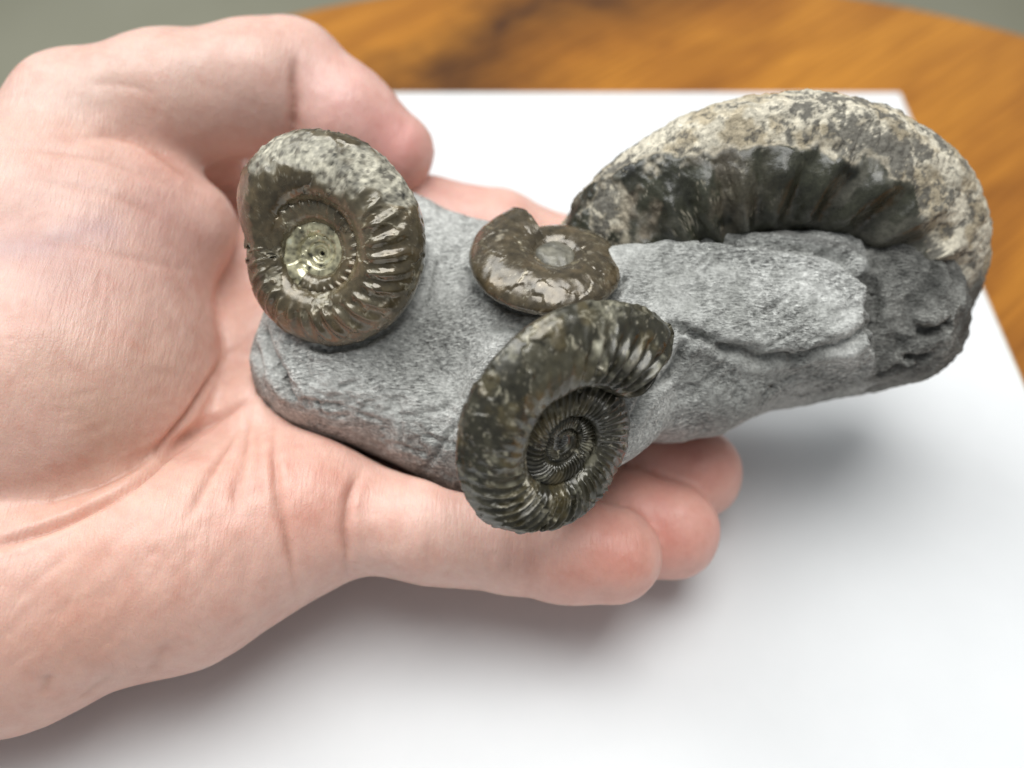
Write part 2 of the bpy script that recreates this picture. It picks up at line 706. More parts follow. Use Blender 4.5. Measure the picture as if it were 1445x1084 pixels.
def matrix_field(g):
    d = rbox(g, (-12.5, 91.5, 30.5), (22, 20, 11.0), 10, rotm(17, 4, -25))
    d = smin(d, ellip(g, (-25, 88, 33), (12, 12, 8), rotm(0, 0, -30)), 5)
    d = smin(d, rbox(g, (16, 89, 32.5), (20, 14.5, 10.5), 8, rotm(16, 0, 9)), 8)
    d = smin(d, rbox(g, (40, 92.5, 31), (24, 11, 12), 8, rotm(22, 0, 12)), 6)
    d = smin(d, ellip(g, (8, 74, 36), (13, 9, 9)), 5)
    d = smin(d, ellip(g, (57.5, 95.5, 32.5), (13, 12, 14), rotm(15, 0, -20)), 5)
    d = smin(d, ellip(g, C1 - 8.0 * n1 + 2.0 * DN, (12.5, 13, 6.5), np.stack([a1, b1, n1], 1)), 4)
    # stone filling the coil of the large ammonite
    d = smin(d, ellip(g, C4 - 2.0 * n4, (19, 19, 7.0), np.stack([a4, nrm(b4), n4], 1)), 3)
    # the paler tongue of stone that lies in front of it
    d = smin(d, rbox(g, (31, 89, 41.0), (20, 10.5, 5.0), 4.5, rotm(20, 3, 8)), 1.4)
    return d


gr = Grid((-46, 60, 12), (84, 122, 60), 0.40)
Fm = matrix_field(gr)
V, Q = surface(gr, Fm)
V = relax(V, Q, 2, 0.4)
Nn = vnormals(V, Q)
px, py = project(V)
V = V + Nn * (0.8 * fbm(V, 0.07, 5, 3))[:, None]
# which stone is which: the dark natural skin at the right end, the scribed pale stone elsewhere
wig = 22 * fbm(V, 0.22, 27, 4)
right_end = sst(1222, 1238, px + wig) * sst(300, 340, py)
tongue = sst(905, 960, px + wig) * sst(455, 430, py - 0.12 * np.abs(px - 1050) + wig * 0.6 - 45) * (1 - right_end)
lower = sst(925, 980, px + wig) * (1 - tongue) * (1 - right_end)
Nn = vnormals(V, Q)
st = V @ rotm(0, 20, 25) * np.array([1.3, 0.35, 0.8])
sc_ = ridged(st, 0.5, 3, 4)
chunk = ridged(V + 1.5 * np.stack([fbm(V, 0.3, 81 + i, 2) for i in range(3)], 1), 0.13, 35, 4)
V = V + Nn * (-1.0 * right_end + 0.35 * tongue - 0.3 * lower
              + (0.05 + 0.12 * tongue + 0.10 * lower) * (sc_ - 0.35)
              + (0.05 + 0.9 * right_end) * (chunk - 0.4)
              + 0.03 * fbm(V, 1.3, 9, 3))[:, None]
pit = sst(0.60, 0.78, fbm(V, 0.45, 41, 2))
V = V - Nn * (0.3 * pit + 0.25 * tongue * sst(0.35, 0.7, fbm(V, 0.6, 43, 3)))[:, None]
Nn = vnormals(V, Q)
rng = np.random.default_rng(11)
grooves = [
    ([(868, 328), (960, 334), (1080, 344), (1180, 364), (1222, 398), (1234, 440), (1232, 480)], 1.3, 0.8),
    ([(935, 452), (985, 474), (1060, 503), (1130, 502), (1200, 482), (1230, 458)], 1.2, 0.8),
    ([(372, 462), (384, 500), (400, 540), (414, 568)], 1.4, 0.9), ([(352, 470), (366, 500), (372, 530)], 0.9, 0.9),
    ([(430, 492), (500, 487), (550, 462), (592, 412), (608, 350)], 1.0, 0.5),
    ([(655, 372), (672, 405), (710, 432), (760, 440), (850, 430), (888, 388)], 1.0, 0.5),
    ([(648, 610), (670, 555), (705, 505), (745, 465), (800, 438), (850, 436)], 1.0, 0.6),
    ([(965, 480), (950, 520), (915, 552), (890, 600)], 1.1, 0.6),
    ([(690, 462), (720, 466), (740, 472)], 0.5, 0.4), ([(600, 660), (628, 622), (652, 590)], 0.5, 0.4),
    ([(585, 585), (620, 580), (655, 556)], 0.45, 0.4), ([(1075, 560), (1100, 540), (1130, 530)], 0.5, 0.5),
    ([(1290, 470), (1315, 466), (1340, 460)], 1.6, 0.7), ([(1275, 505), (1300, 503), (1318, 500)], 1.6, 0.7), ([(1240, 530), (1262, 520), (1290, 516)], 1.0, 0.6),
]
for i in range(110):     # short marks of the scribing tool
    if i < 60:
        x, y, a = rng.uniform(420, 660), rng.uniform(480, 670), rng.normal(0.5, 0.5)
    else:
        x, y, a = rng.uniform(900, 1230), rng.uniform(340, 560), rng.normal(-0.3, 0.35)
    L = rng.uniform(14, 45)
    grooves.append(([(x - L * math.cos(a), y - L * math.sin(a)), (x, y + rng.uniform(-3, 3)), (x + L * math.cos(a), y + L * math.sin(a))], rng.uniform(0.10, 0.35), rng.uniform(0.22, 0.4)))
D, near = carve(V, caster(V, Q), grooves, rim=0.3, jit=0.35)
V = V + Nn * D[:, None]
shade = fbm(V, 0.10, 21, 4)
pale = np.array([0.54, 0.545, 0.52])
mid_ = np.array([0.35, 0.355, 0.335])
dark = np.array([0.20, 0.20, 0.185])[None] * (1 + 0.45 * fbm(V, 0.3, 25, 5) + 0.5 * (chunk - 0.45))[:, None]
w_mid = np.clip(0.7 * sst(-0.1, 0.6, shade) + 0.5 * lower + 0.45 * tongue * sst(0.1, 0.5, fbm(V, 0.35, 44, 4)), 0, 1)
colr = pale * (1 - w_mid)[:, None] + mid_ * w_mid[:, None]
colr = colr * (1 - right_end)[:, None] + dark * right_end[:, None]
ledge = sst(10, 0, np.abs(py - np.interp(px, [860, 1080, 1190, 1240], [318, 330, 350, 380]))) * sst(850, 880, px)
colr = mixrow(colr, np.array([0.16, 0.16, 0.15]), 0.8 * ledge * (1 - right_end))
grit = ridged(V @ rotm(15, 10, 35) * np.array([1.6, 0.5, 1.0]), 0.8, 33, 4)
colr = colr * (1 + 0.22 * (grit - 0.35) + 0.14 * fbm(V, 1.6, 37, 3))[:, None]
colr = mixrow(colr, np.array([0.15, 0.15, 0.14]), 0.35 * near)
blk = np.array([-39.0, 60.0, 12.0])
root = bpy.data.objects.new('ammonite_block', None)
S.collection.objects.link(root)
ROOT_O = np.array([15.0, 88.0, 20.0])
root.location = ROOT_O * MM
root['_o'] = list(ROOT_O * MM)
tag(root, 'grey stone block bearing four fossil ammonites, held in the open hand', 'fossil')
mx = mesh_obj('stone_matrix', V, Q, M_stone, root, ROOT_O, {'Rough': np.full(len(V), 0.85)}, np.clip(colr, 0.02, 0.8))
mx['label'] = 'light grey scraped stone that the ammonites are set in'


# ------------------------------------------------------------------ ammonites
def whorl(C, n, e1, e2, R0, Wx, ov, wh, t0, t1, step, chir, ribs=0, amp=0.0, curve=0.5, expo=2.4, rib_pow=1.3, nsec=120, taper=None, keel=0.0, rib_start=0.1, wob=0.0, vent=0.8, lip=0.0, mod=None, jag=0.0):
    k = math.log(Wx) / (2 * math.pi)
    nt_ = max(8, int((t1 - t0) / step))
    t = np.linspace(t0, t1, nt_)
    ph = np.linspace(0, 2 * math.pi, nsec, endpoint=False)
    T, F = np.meshgrid(t, ph, indexing='ij')
    R = R0 * np.exp(-k * T) * (1 - (lip if t0 < 1 else 0.0) * np.exp(-((T - max(t0, 0.0) if t0 >= 0 else T - t0) / 0.7) ** 2))
    rin = R / Wx * (1 - ov)
    h = R - rin
    c, s = np.cos(F), np.sin(F)
    e = 2.0 / expo
    cr = np.sign(c) * np.abs(c) ** e
    sr = np.sign(s) * np.abs(s) ** e
    u = (1 + cr) / 2
    half = wh * h / 2
    # flank swells near the umbilical edge and narrows toward the venter
    wid = half * (1.08 - 0.35 * sst(0.45, 1.0, u))
    rad = rin + h * u
    axl = wid * sr
    rib = np.zeros_like(T)
    if ribs:
        phase = ribs * T / (2 * math.pi) + curve * (u ** 2) * ribs / 22.0 + wob * np.sin(T * 3.1)
        rb = (0.5 + 0.5 * np.cos(2 * math.pi * phase)) ** rib_pow
        env = sst(rib_start, rib_start + 0.2, u) * (1 - sst(vent, min(1.0, vent + 0.25), u))
        if mod is not None:
            env = env * mod(T, u)
        rib = rb * env
        disp = amp * h * (rib - 0.35 * env)
    else:
        disp = 0 * T
    # outward direction of the section
    dr, da = cr * 1.0, sr * 1.0
    ln = np.sqrt(dr ** 2 + da ** 2) + 1e-9
    rad = rad + disp * dr / ln
    axl = axl + disp * da / ln
    if keel:
        rad = rad + keel * h * np.exp(-((np.angle(np.exp(1j * F))) / 0.13) ** 2)
    ang = chir * (T + jag * (0.6 * np.sin(2 * F + 0.6) + 0.4 * np.sin(7 * F)) * np.exp(-(T - t0) / 0.12) * (t0 < 1))
    er = np.cos(ang)[..., None] * e1 + np.sin(ang)[..., None] * e2
    Pp = C + rad[..., None] * er + axl[..., None] * n
    V = Pp.reshape(-1, 3)
    i = np.arange(nt_ - 1)[:, None]
    j = np.arange(nsec)[None, :]
    a = i * nsec + j
    b = i * nsec + (j + 1) % nsec
    Qd = np.stack([a, b, b + nsec, a + nsec], -1).reshape(-1, 4)
    if chir < 0:
        Qd = Qd[:, ::-1]
    # close both ends with a slightly sunken cap
    caps = []
    Vx = [V]
    base = len(V)
    for row, sgn in ((0, 1), (nt_ - 1, -1)):
        ring = V[row * nsec:(row + 1) * nsec]
        cen = ring.mean(0)
        nxt = V[(row + (1 if row == 0 else -1)) * nsec:(row + (1 if row == 0 else -1)) * nsec + nsec].mean(0)
        dirn = nrm(nxt - cen)
        prev = row * nsec
        for q_, sh in ((0.7, 0.25), (0.4, 0.5), (0.02, 0.6)):
            Vx.append(cen + (ring - cen) * q_ + dirn * sh)
            jj = np.arange(nsec)
            k2 = (jj + 1) % nsec
            f_ = np.stack([prev + jj, prev + k2, base + k2, base + jj], -1)
            if (sgn > 0) == (chir > 0):
                f_ = f_[:, ::-1]
            caps.append(f_)
            prev = base
            base += nsec
    Vall = np.concatenate(Vx)
    ex = len(Vall) - nt_ * nsec
    z = lambda a_, f_: np.concatenate([a_.ravel(), np.full(ex, f_)])
    info = dict(t=np.concatenate([T.ravel(), np.full(3 * nsec, t0), np.full(3 * nsec, t1)]), u=z(u, 0.5), s=z(s, 0.0), rib=z(rib, 0.0), cap=z(0 * T, 1.0), ang=z(ang, 0.0))
    Qall = np.concatenate([Qd] + caps)
    return Vall, Qall, info


def mixcol(a, b, w):
    return a * (1 - w)[:, None] + np.asarray(b) * w[:, None]


def empty_part(name, loc, label):
    o = bpy.data.objects.new(name, None)
    S.collection.objects.link(o)
    o.parent = root
    o.location = np.array(loc) * MM - np.array(root['_o'])
    o['_o'] = list(np.array(loc) * MM)
    o['label'] = label
    return o




def layers(V, Nn, seed, scale, thick, level=0.10):
    """thin outer shell that has flaked away in frilled patches"""
    wq = np.stack([fbm(V, scale * 2.2, seed + 3 + i, 3) for i in range(3)], 1)
    f = fbm(V + 0.9 * wq, scale, seed, 4)
    lay = sst(level - 0.03, level + 0.03, f)
    edge = 1 - sst(0.0, 0.06, np.abs(f - level))
    return V + Nn * (thick * (lay + 0.5 * edge))[:, None], lay, edge


def shell_colour(V, info, base, warm, crust_w, crust_col, seed, line=True):
    f1 = fbm(V, 0.35, seed, 4)
    f2 = fbm(V, 1.1, seed + 5, 4)
    c = np.tile(np.asarray(base, float), (len(V), 1))
    c = mixcol(c, warm, sst(0.0, 0.7, f1) * 0.8)
    c = c * (1 + 0.35 * f2)[:, None]
    if line:
        # frilled suture lines left by the shell layers
        ln = 1 - sst(0.0, 0.055, np.abs(fbm(V, 0.55, seed + 9, 4) - 0.12))
        c = mixcol(c, (0.36, 0.33, 0.25), ln * 0.8 * sst(-0.2, 0.3, f2))
    cc = np.asarray(crust_col) * (1 + 0.35 * fbm(V, 0.5, seed + 14, 4) + 0.75 * fbm(V, 1.7, seed + 15, 3))[:, None]
    cc = mixcol(cc, (0.10, 0.09, 0.07), 0.8 * sst(0.35, 0.6, fbm(V, 0.9, seed + 16, 4)))
    return mixcol(c, cc, crust_w)


# --- polished ammonite with shiny ribs beside the thumb
am = empty_part('ammonite', C1, 'glossy brown ammonite with silvery ribs and glassy centre, pressed by the thumb')
def mod1(T, u):
    return np.where(T > 2 * math.pi, 0.9, np.interp(T, [0, 1.9, 2.6, 3.2, 6.3], [0.10, 0.15, 0.7, 1.0, 1.0]))


K1 = dict(R0=19.1, Wx=1.70, ov=0.38, wh=1.0, lip=0.40, vent=0.72, rib_start=0.3, mod=mod1, jag=0.16, step=0.011, chir=-1, ribs=30, amp=0.06, curve=0.55, expo=2.3)


def build1(name, t0, t1, **kw):
    k = dict(K1)
    k.update(kw)
    V, Q, I = whorl(C1, n1, a1, b1, t0=t0, t1=t1, **k)
    Nn = vnormals(V, Q)
    f = fbm(V, 0.28, 77, 4)
    px, py = project(V)
    up = np.exp(-(((px - 545) / 75) ** 2 + ((py - 245) / 55) ** 2)) + 0.8 * np.exp(-(((px - 400) / 90) ** 2 + ((py - 215) / 40) ** 2))
    cr = sst(0.45, 0.75, up * 1.15 + 0.45 * f) * (I['cap'] < 0.5)
    V = V + Nn * (0.22 * cr * (1 + 0.5 * fbm(V, 1.5, 3, 3)) + 0.05 * fbm(V, 0.9, 8, 3))[:, None]
    V, lay, edge = layers(V, Nn, 401, 0.20, 0.16)
    c = shell_colour(V, I, (0.105, 0.084, 0.048), (0.18, 0.135, 0.074), cr, (0.36, 0.34, 0.27), 100)
    c = mixcol(c, (0.20, 0.18, 0.12), 0.35 * lay * (1 - cr))
    c = mixcol(c, (0.50, 0.46, 0.34), 0.75 * edge * (1 - cr) * sst(-0.2, 0.3, fbm(V, 0.9, 19, 3)))
    r = 0.22 + 0.50 * cr + 0.10 * lay + 0.3 * edge + 0.08 * fbm(V, 0.6, 5, 2)
    return V, Q, c, np.clip(r, 0.08, 0.95)


for nm, t0, t1 in (('outer_whorl', 0.12, 2 * math.pi), ('inner_whorl', 2 * math.pi, 3.7 * math.pi)):
    V, Q, c, r = build1(nm, t0, t1)
    mesh_obj(nm, V, Q, M_shell, am, C1, {'Rough': r}, np.clip(c, 0.01, 0.8))
V, Q, c, r = build1('core', 3.7 * math.pi, 13 * math.pi, nsec=60, step=0.03, ribs=12, amp=0.06)
c = np.tile((0.50, 0.47, 0.31), (len(V), 1)) * (1 + 0.9 * fbm(V, 1.2, 6, 3))[:, None]
o = mesh_obj('calcite_core', V, Q, M_shell, am, C1, {'Rough': np.full(len(V), 0.15)}, np.clip(c, 0.02, 0.8))
o['label'] = 'pale greenish glassy calcite centre of the coil'

# --- small smooth ammonite
C2 = W(785, 345, 50.5) - np.array([0, 0, 3.5])
n2, a2, b2 = frame((0.02, 0.10, 1.0), (-0.45, 0.85, 0))
am = empty_part('ammonite', C2, 'small smooth dark brown ammonite with a notch and tiny centre, lying between its ribbed neighbours')
for nm, t0, t1 in (('outer_whorl', 0.0, 2 * math.pi), ('inner_whorl', 2 * math.pi, 11 * math.pi)):
    V, Q, I = whorl(C2, n2, a2, b2, R0=13.2, Wx=1.7, ov=0.66, wh=0.60, t0=t0, t1=t1, step=0.014, chir=1, expo=2.15)
    Nn = vnormals(V, Q)
    V = V + Nn * (0.05 * fbm(V, 0.7, 4, 3))[:, None]
    cr = sst(0.6, 0.85, fbm(V, 0.6, 63, 4) + 0.5 * I['cap']) * 0.6
    c = shell_colour(V, I, (0.095, 0.075, 0.045), (0.15, 0.11, 0.06), cr, (0.25, 0.22, 0.16), 200)
    V, lay, ed2 = layers(V, Nn, 481, 0.16, 0.10)
    c = mixcol(c, (0.36, 0.31, 0.20), 0.6 * ed2 * sst(0.0, 0.4, fbm(V, 0.7, 29, 3)))
    mesh_obj(nm, V, Q, M_shell, am, C2, {'Rough': np.clip(0.24 + 0.4 * cr + 0.1 * fbm(V, 0.8, 6, 2), 0.1, 0.9)}, np.clip(c, 0.01, 0.8))

def mod3(T, u):
    q = np.where(T > 2 * math.pi, 0.9, np.interp(T, [0, 0.7, 1.1, 2.3, 2.9, 4.6, 5.4], [1.0, 0.9, 0.12, 0.15, 1.0, 0.9, 0.4]))
    return q * np.where((T < 1.2), 1 - 0.8 * sst(0.45, 0.75, u), 1.0)


g2 = Grid(C2 - 6, C2 + 6, 0.2)
V, Q = surface(g2, ellip(g2, C2 + 1.0 * n2, (3.0, 2.8, 1.2), np.stack([a2, b2, n2], 1)))
Nn = vnormals(V, Q)
V = V + Nn * (0.3 * fbm(V, 0.5, 15, 4))[:, None]
c = np.tile((0.17, 0.16, 0.125), (len(V), 1)) * (1 + 0.5 * fbm(V, 0.9, 16, 4))[:, None]
o = mesh_obj('umbilical_fill', V, Q, M_shell, am, C2, {'Rough': np.full(len(V), 0.5)}, np.clip(c, 0.02, 0.8))
o['label'] = 'greyish stone filling the tiny centre of the coil'

# --- ribbed ammonite overhanging the fingers
C3 = np.array([6.3, 64.0, 43.5])
v3 = view_from(C3)
n3, a3, b3 = frame(v3 * math.cos(0.75) + math.sin(0.75) * nrm(0.80 * RT + 0.60 * DN), 0.75 * RT - 0.66 * DN)
am = empty_part('ammonite', C3, 'dark green-brown ammonite with fine curved ribs, tilted over the little finger')
for nm, t0, t1 in (('outer_whorl', 0.0, 2 * math.pi), ('inner_whorl', 2 * math.pi, 6.5 * math.pi)):
    V, Q, I = whorl(C3, n3, a3, b3, R0=20.0, Wx=2.1, ov=0.14, wh=0.72, vent=0.72, t0=t0, t1=t1, step=0.010, chir=1, ribs=44, amp=0.095, mod=mod3, rib_pow=1.0, rib_start=0.05, curve=0.9, expo=2.5, keel=0.03)
    Nn = vnormals(V, Q)
    f = fbm(V, 0.30, 91, 5)
    smooth = sst(0.0, 0.25, f + 0.5 * np.exp(-((I['t'] - 1.3) / 0.8) ** 2) + 0.5 * (I['u'] - 0.6)) * (I['t'] < 2 * math.pi)
    V = V + Nn * (0.20 * smooth * (1 - 0.8 * I['rib']) + 0.06 * fbm(V, 0.9, 8, 3))[:, None]
    cr = sst(0.5, 0.8, fbm(V, 0.5, 73, 4) + 0.25 * smooth) * 0.7
    c = shell_colour(V, I, (0.042, 0.039, 0.024), (0.125, 0.10, 0.046), cr, (0.24, 0.23, 0.17), 300)
    edge = (1 - sst(0.0, 0.10, np.abs(smooth - 0.35))) * (I['t'] < 2 * math.pi)
    c = mixcol(c, (0.42, 0.38, 0.28), edge * 0.5)
    V, lay, ed2 = layers(V, Nn, 451, 0.18, 0.18)
    c = mixcol(c, (0.12, 0.11, 0.07), 0.45 * lay)
    c = mixcol(c, (0.55, 0.51, 0.38), 0.8 * ed2 * sst(-0.25, 0.25, fbm(V, 0.7, 23, 3)))
    mesh_obj(nm, V, Q, M_shell, am, C3, {'Rough': np.clip(0.34 + 0.35 * cr + 0.1 * fbm(V, 0.8, 6, 2), 0.1, 0.9)}, np.clip(c, 0.01, 0.8))

# --- the large crusted ammonite standing on edge
am = empty_part('ammonite', C4, 'large ammonite standing on edge with pale crust and dark glossy chambers')
V, Q, I = whorl(C4, n4, a4, b4, R0=38.8, Wx=1.17, ov=0.52, wh=0.80, t0=-0.38, t1=3.45, lip=0.17, step=0.006, chir=1, ribs=26, amp=0.075, wob=0.35, curve=0.9, expo=2.6, rib_pow=1.0, nsec=220, vent=0.55)
Nn = vnormals(V, Q)
px, py = project(V)
f = fbm(V, 0.20, 51, 5)
front = I['s']
lim = np.interp(px, [780, 850, 930, 1040, 1150, 1230, 1290, 1320, 1360], [300, 250, 222, 205, 195, 205, 240, 400, 620])
crust = np.where(front > 0, sst(-14, 8, lim - py + 26 * f), 1.0)
crust = np.maximum(crust, sst(60, 0, px - 850) * sst(-0.3, 0.1, f))
brown = sst(0.1, 0.5, fbm(V, 0.16, 57, 4)) * sst(1130, 900, px)
wp = np.stack([fbm(V, 0.4, 81 + i, 3) for i in range(3)], 1)
flake = ridged(V + 1.2 * wp, 0.32, 52, 5)
low_rim = sst(40, 0, lim - py) * (front > 0)
V = V + Nn * (0.9 * crust * (0.55 + 0.55 * (flake - 0.3)) + 0.9 * brown * (flake - 0.35) * (1 - crust)
              + 0.45 * (1 - crust) * fbm(V, 0.16, 55, 4) + 0.08 * fbm(V, 0.9, 54, 3))[:, None]
c = np.tile((0.035, 0.036, 0.024), (len(V), 1)) * (1 + 0.6 * fbm(V, 0.3, 60, 4))[:, None]
c = mixcol(c, (0.13, 0.125, 0.10), sst(0.1, 0.6, fbm(V + wp, 0.22, 65, 4)) * 0.7)
c = mixcol(c, (0.17, 0.14, 0.10), brown * 0.9)
c = mixcol(c, (0.45, 0.41, 0.32), (1 - sst(0.0, 0.05, np.abs(fbm(V + wp, 0.25, 66, 4) - 0.15))) * 0.6 * sst(1200, 900, px))
spk = fbm(V + 1.6 * wp, 0.7, 61, 5, 0.65)
big_ = fbm(V, 0.10, 64, 3)
cc = np.tile((0.66, 0.61, 0.49), (len(V), 1))
cc = mixcol(cc, (0.36, 0.29, 0.18), sst(-0.1, 0.5, fbm(V + wp, 0.22, 62, 4)) * 0.7)
cc = mixcol(cc, (0.12, 0.115, 0.10), sst(0.0, 0.55, spk + 0.5 * big_ + 0.35 * sst(940, 800, px) + 0.25 * low_rim) * 0.9)
cc = cc * (1 + 0.35 * (flake - 0.4))[:, None]
c = mixcol(c, cc, crust)
rim_ = (1 - sst(0.0, 0.3, np.abs(crust - 0.5))) * (front > 0)
c = mixcol(c, (0.52, 0.46, 0.35), rim_ * 0.6)
dull = sst(365, 410, py + 25 * f) * sst(1270, 1310, px)
c = mixcol(c, np.array([0.19, 0.19, 0.17]) * (1 + 0.6 * (flake - 0.4) + 0.4 * spk)[:, None], dull)
rr = np.clip(0.5 * dull + 0.30 + 0.62 * crust + 0.45 * brown, 0.12, 0.95)
mesh_obj('outer_whorl', V, Q, M_big, am, C4, {'Rough': rr}, np.clip(c, 0.01, 0.8))

# ------------------------------------------------------------------ the hand
gh = Grid((-250, 14, -6), (50, 160, 80), 0.78)


def hp(l):
    return [(W(a, b, c), r) for a, b, c, r in l]


pinky = chain(gh, hp([(400, 712, 22, 11), (497, 728, 21, 8.0), (606, 745, 20, 8.0), (722, 766, 18.5, 7.5), (800, 776, 18, 7.8), (864, 782, 19, 7.1)]), 1.5)
ring = chain(gh, hp([(390, 610, 20, 11), (520, 650, 14, 8.8), (650, 682, 11, 8.6), (800, 722, 11, 8.2), (880, 738, 12, 8.4), (948, 749, 13, 7.6)]), 1.5)
middle = chain(gh, hp([(390, 500, 19, 11.5), (540, 548, 13, 9.0), (690, 605, 9.5, 8.6), (830, 645, 9, 8.2), (910, 658, 9.5, 8.5), (982, 667, 11, 7.7)]), 1.5)
index = chain(gh, hp([(380, 400, 20, 12), (480, 350, 22, 10), (600, 322, 26, 9.2), (700, 338, 25, 8.6), (790, 372, 20, 8.3), (880, 420, 16, 7.8)]), 1.5)
palm = chain(gh, hp([(444, 720, 21, 10.4), (400, 730, 21, 11.2), (250, 790, 20, 14), (0, 850, 19, 16.5), (-250, 860, 20, 19)]), 6)
palm = smin(palm, chain(gh, hp([(390, 620, 17, 11), (150, 680, 14, 14), (-250, 700, 18, 20)]), 6), 8)
palm = smin(palm, chain(gh, hp([(390, 510, 17, 11.5), (150, 560, 14, 14), (-200, 600, 20, 20)]), 6), 8)
palm = smin(palm, chain(gh, hp([(380, 400, 19, 12), (200, 430, 16, 14), (-150, 480, 22, 20)]), 6), 8)
fore = chain(gh, [(W(-250, 860, 20), 19), (np.array([-130, 70, 24]), 24), (np.array([-230, 60, 30]), 30)], 10)
fore = smin(fore, chain(gh, [(W(-200, 500, 24), 20), (np.array([-130, 88, 26]), 22), (np.array([-230, 80, 32]), 30)], 10), 10)
palm = smin(palm, fore, 12)
thenar = chain(gh, hp([(135, 365, 37, 17.5), (95, 535, 30.5, 20), (20, 590, 27, 20), (-120, 600, 27, 24)]), 8)
thenar = smin(thenar, cone(gh, W(120, 350, 38), W(-140, 410, 36), 15, 20), 8)
thenar = smin(thenar, chain(gh, hp([(90, 262, 42, 8), (210, 285, 41, 7.5), (272, 318, 38, 7)]), 3), 5)
hand = smin(palm, thenar, 2.0)
meta = chain(gh, hp([(-180, 440, 34, 19), (0, 325, 44, 12), (112, 172, 49, 9.5)]), 5)
hand = smin(hand, meta, 7)
thumb = chain(gh, hp([(110, 168, 49, 10.6), (235, 145, 49, 10.6), (360, 124, 49, 10.2), (408, 113, 48, 10.2)]), 3)
thumb2 = chain(gh, hp([(412, 115, 48, 10.0), (485, 172, 44, 9.0), (556, 214, 40, 6.9)]), 2)
thumb = smin(thumb, thumb2, 1.0)
web = chain(gh, hp([(200, 215, 36, 10), (290, 246, 29, 8), (345, 330, 19, 10), (350, 430, 15, 11)]), 4)
hand = smin(hand, web, 3)
hand = smin(hand, chain(gh, hp([(262, 236, 37, 5), (318, 234, 36, 3.6)]), 2), 1.5)
H0 = smin(hand, thumb, 3)
for fg in (pinky, ring, middle, index):
    H0 = np.minimum(H0, smin(hand, fg, 2.2))
H0 = np.minimum(H0, 1e3)
# flesh gives way where the stone rests on it
rock = matrix_field(gh)
am1b = ellip(gh, C1, (15, 15, 5.5), np.stack([a1, b1, n1], 1))
rock = np.minimum(rock, am1b)
H0 = smax(H0, -(rock - 0.5), 1.0)
V, Q = surface(gh, H0)
V = relax(V, Q, 3, 0.5)
# keep the largest piece only
lab = np.arange(len(V))
for _ in range(400):
    m_ = np.minimum.reduce([lab[Q[:, i]] for i in range(4)])
    new = lab.copy()
    for i in range(4):
        np.minimum.at(new, Q[:, i], m_)
    new = new[new]
    if (new == lab).all():
        break
    lab = new
vals, cn = np.unique(lab, return_counts=True)
keep = lab == vals[cn.argmax()]
remap = np.cumsum(keep) - 1
Q = remap[Q[keep[Q[:, 0]]]]
V = V[keep]
V, Q = subdivide(V, Q)
on_skin = caster(V, Q)
creases = [
    # polyline, depth mm, width mm
    ([(-60, 780), (0, 768), (60, 748), (107, 728), (184, 684), (265, 617), (330, 575), (361, 556), (385, 540)], 2.6, 0.55),
    ([(20, 712), (90, 700), (160, 672), (222, 634), (264, 588), (292, 545), (318, 505), (340, 488), (360, 470)], 1.5, 0.55),
    ([(386, 585), (386, 640), (395, 710), (408, 775), (416, 838), (422, 862), (426, 885), (430, 920), (432, 960)], 1.4, 0.55),
    ([(515, 655), (495, 695), (487, 745), (488, 790), (492, 820), (494, 845), (496, 880), (498, 920)], 1.5, 0.55),
    ([(354, 575), (345, 625), (335, 680), (330, 740)], 1.0, 0.5),
    ([(340, 600), (312, 640), (285, 690), (262, 740)], 1.0, 0.5),
    ([(365, 585), (362, 640), (372, 720)], 0.4, 0.7),
    ([(260, 740), (266, 790), (262, 850)], 0.2, 0.8),
    ([(330, 740), (345, 790), (340, 860)], 0.2, 0.8),
    ([(250, 745), (180, 815), (120, 880)], 0.2, 0.9),
    ([(300, 730), (230, 800), (170, 870), (140, 930)], 0.15, 0.9),
    ([(600, 690), (603, 750), (602, 815)], 0.25, 0.5), ([(610, 690), (613, 750), (612, 815)], 0.22, 0.5),
    ([(716, 710), (720, 770), (718, 830)], 0.25, 0.5), ([(726, 720), (730, 775), (728, 830)], 0.20, 0.5),
    ([(418, 76), (416, 125), (413, 165), (409, 215), (408, 240), (407, 270)], 1.8, 0.6),
    ([(100, 196), (160, 190), (205, 203), (250, 236), (300, 268)], 0.8, 1.2),
    ([(0, 205), (60, 212), (130, 222), (200, 245), (262, 270)], 0.4, 0.9),
    ([(110, 118), (170, 120), (230, 140)], 0.25, 0.8),
    ([(0, 870), (60, 812), (112, 768)], 0.22, 0.5), ([(0, 905), (70, 845), (140, 790)], 0.12, 0.5),
    ([(60, 985), (66, 965), (70, 950)], 0.6, 0.8), ([(105, 990), (135, 968), (160, 945)], 0.5, 0.8), ([(180, 975), (215, 940), (240, 900)], 0.35, 0.8),
    ([(0, 250), (90, 262), (170, 280), (260, 330)], 0.3, 0.7), ([(0, 330), (110, 345), (220, 372), (300, 380)], 0.3, 0.7),
]
rng = np.random.default_rng(4)
for i in range(26):      # fine vertical wrinkles over the ball of the thumb
    x = rng.uniform(60, 300)
    y = rng.uniform(300, 600)
    L = rng.uniform(50, 130)
    creases.append(([(x + 14, y - L / 2), (x + rng.uniform(-5, 5) + 6, y), (x - 14, y + L / 2)], rng.uniform(0.03, 0.09), 0.35))
for i in range(34):      # slanting lines over the heel of the hand
    x = rng.uniform(10, 330)
    y = 760 + rng.uniform(0, 190) - 0.25 * (x - 100)
    L = rng.uniform(30, 80)
    a = rng.normal(-0.75, 0.2)
    creases.append(([(x - L * math.cos(a), y - L * math.sin(a)), (x, y + rng.uniform(-4, 4)), (x + L * math.cos(a), y + L * math.sin(a))], rng.uniform(0.03, 0.12), 0.5))
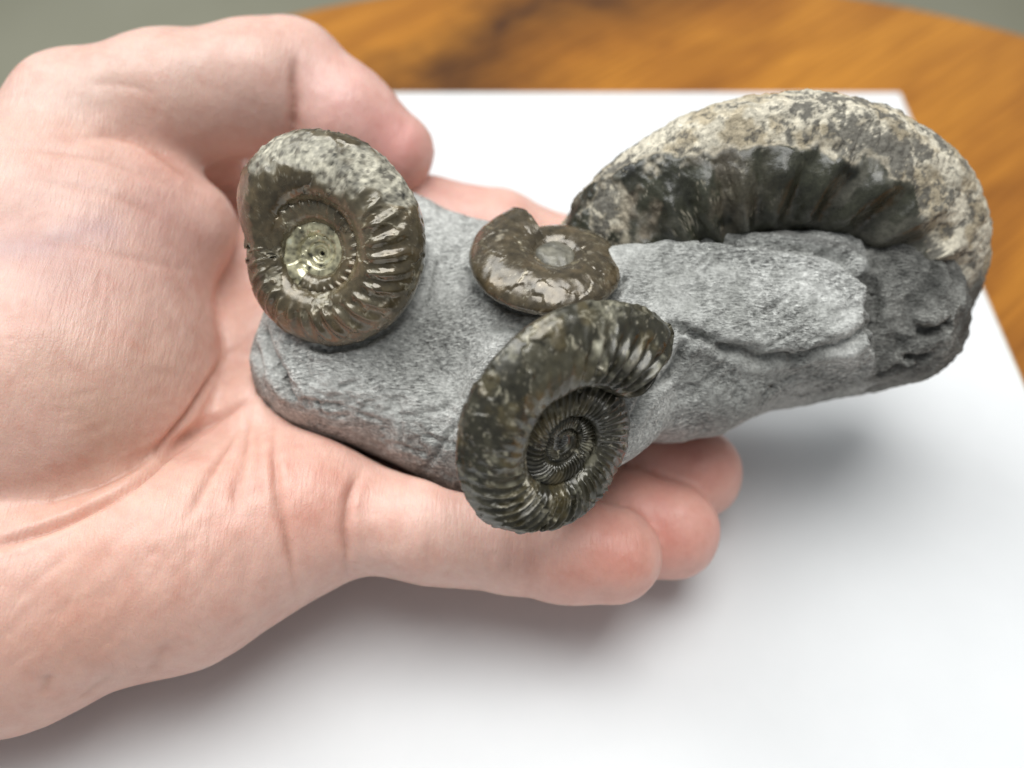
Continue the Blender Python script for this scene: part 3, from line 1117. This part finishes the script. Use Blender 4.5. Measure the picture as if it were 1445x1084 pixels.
for i in range(24):      # cross-hatched lines low on the ball of the thumb
    x = rng.uniform(90, 250)
    y = rng.uniform(520, 640)
    creases.append(([(x - 30, y + rng.uniform(-4, 8)), (x, y), (x + 32, y - rng.uniform(2, 14))], rng.uniform(0.04, 0.1), 0.4))
for i in range(16):      # thumb joint wrinkles
    x = rng.uniform(300, 405)
    y = rng.uniform(110, 190)
    creases.append(([(x, y - 35), (x + 3, y), (x, y + 35)], rng.uniform(0.03, 0.09), 0.35))
for i in range(14):
    x = rng.uniform(280, 410)
    y = rng.uniform(640, 800)
    creases.append(([(x + 6, y - 45), (x, y), (x - 4, y + 45)], rng.uniform(0.04, 0.1), 0.4))
Nn = vnormals(V, Q)
D, red = carve(V, on_skin, creases, rim=0.08, jit=0.2, cusp=True)
D += 0.25 * fbm(V, 0.06, 13, 3) + 0.08 * fbm(V, 0.25, 14, 3)
V = V + Nn * D[:, None]
base = np.array([0.80, 0.52, 0.435])
col = np.tile(base, (len(V), 1))
patches = [  # where, reach (mm), how strongly, colour
    (870, 790, 11, 0.75, (0.74, 0.35, 0.28)), (965, 750, 10, 0.8, (0.74, 0.34, 0.28)), (990, 660, 10, 0.8, (0.74, 0.33, 0.27)),
    (480, 150, 10, 0.6, (0.80, 0.46, 0.43)), (570, 200, 9, 0.75, (0.76, 0.36, 0.33)), (440, 690, 9, 0.7, (0.74, 0.38, 0.30)),
    (80, 900, 16, 0.5, (0.72, 0.38, 0.28)), (300, 800, 14, 0.3, (0.76, 0.43, 0.34)), (660, 280, 12, 0.5, (0.76, 0.40, 0.34)),
    (250, 110, 18, 0.6, (0.68, 0.47, 0.39)), (110, 130, 16, 0.6, (0.70, 0.50, 0.42)), (140, 320, 16, 0.5, (0.64, 0.42, 0.36)),
    (100, 400, 10, 0.35, (0.50, 0.30, 0.29)), (130, 560, 15, 0.4, (0.60, 0.38, 0.27)), (230, 210, 6, 0.5, (0.70, 0.38, 0.30)),
    (250, 300, 8, 0.35, (0.66, 0.33, 0.30)), (350, 170, 9, 0.4, (0.70, 0.46, 0.40)),
]
for x, y, rad, w_, c_ in patches:
    q = on_skin(x, y)
    if q is None:
        continue
    g_ = np.exp(-(np.linalg.norm(V - q, axis=1) / rad) ** 2) * w_ * (1 + 0.5 * noise(V, 0.15, 3))
    col = mixcol(col, c_, np.clip(g_, 0, 1))
vein = [on_skin(*p) for p in ((0, 352), (60, 345), (110, 325), (150, 322))]
if all(q is not None for q in vein):
    d, _ = seg_dist(V, np.array(vein))
    col = mixcol(col, (0.42, 0.29, 0.31), np.exp(-(d / 2.2) ** 2) * 0.4)
col = mixcol(col, (0.42, 0.17, 0.11), np.clip(red, 0, 1) * 0.48)
hand_o = mesh_obj('hand', V, Q, M_skin, None, (-40, 85, 0), None, np.clip(col, 0.02, 0.9))
tag(hand_o, 'open left hand, palm up, thumb bent over the fossil stone it holds', 'hand')
for o in list(bpy.data.objects):
    if '_o' in o:
        del o['_o']
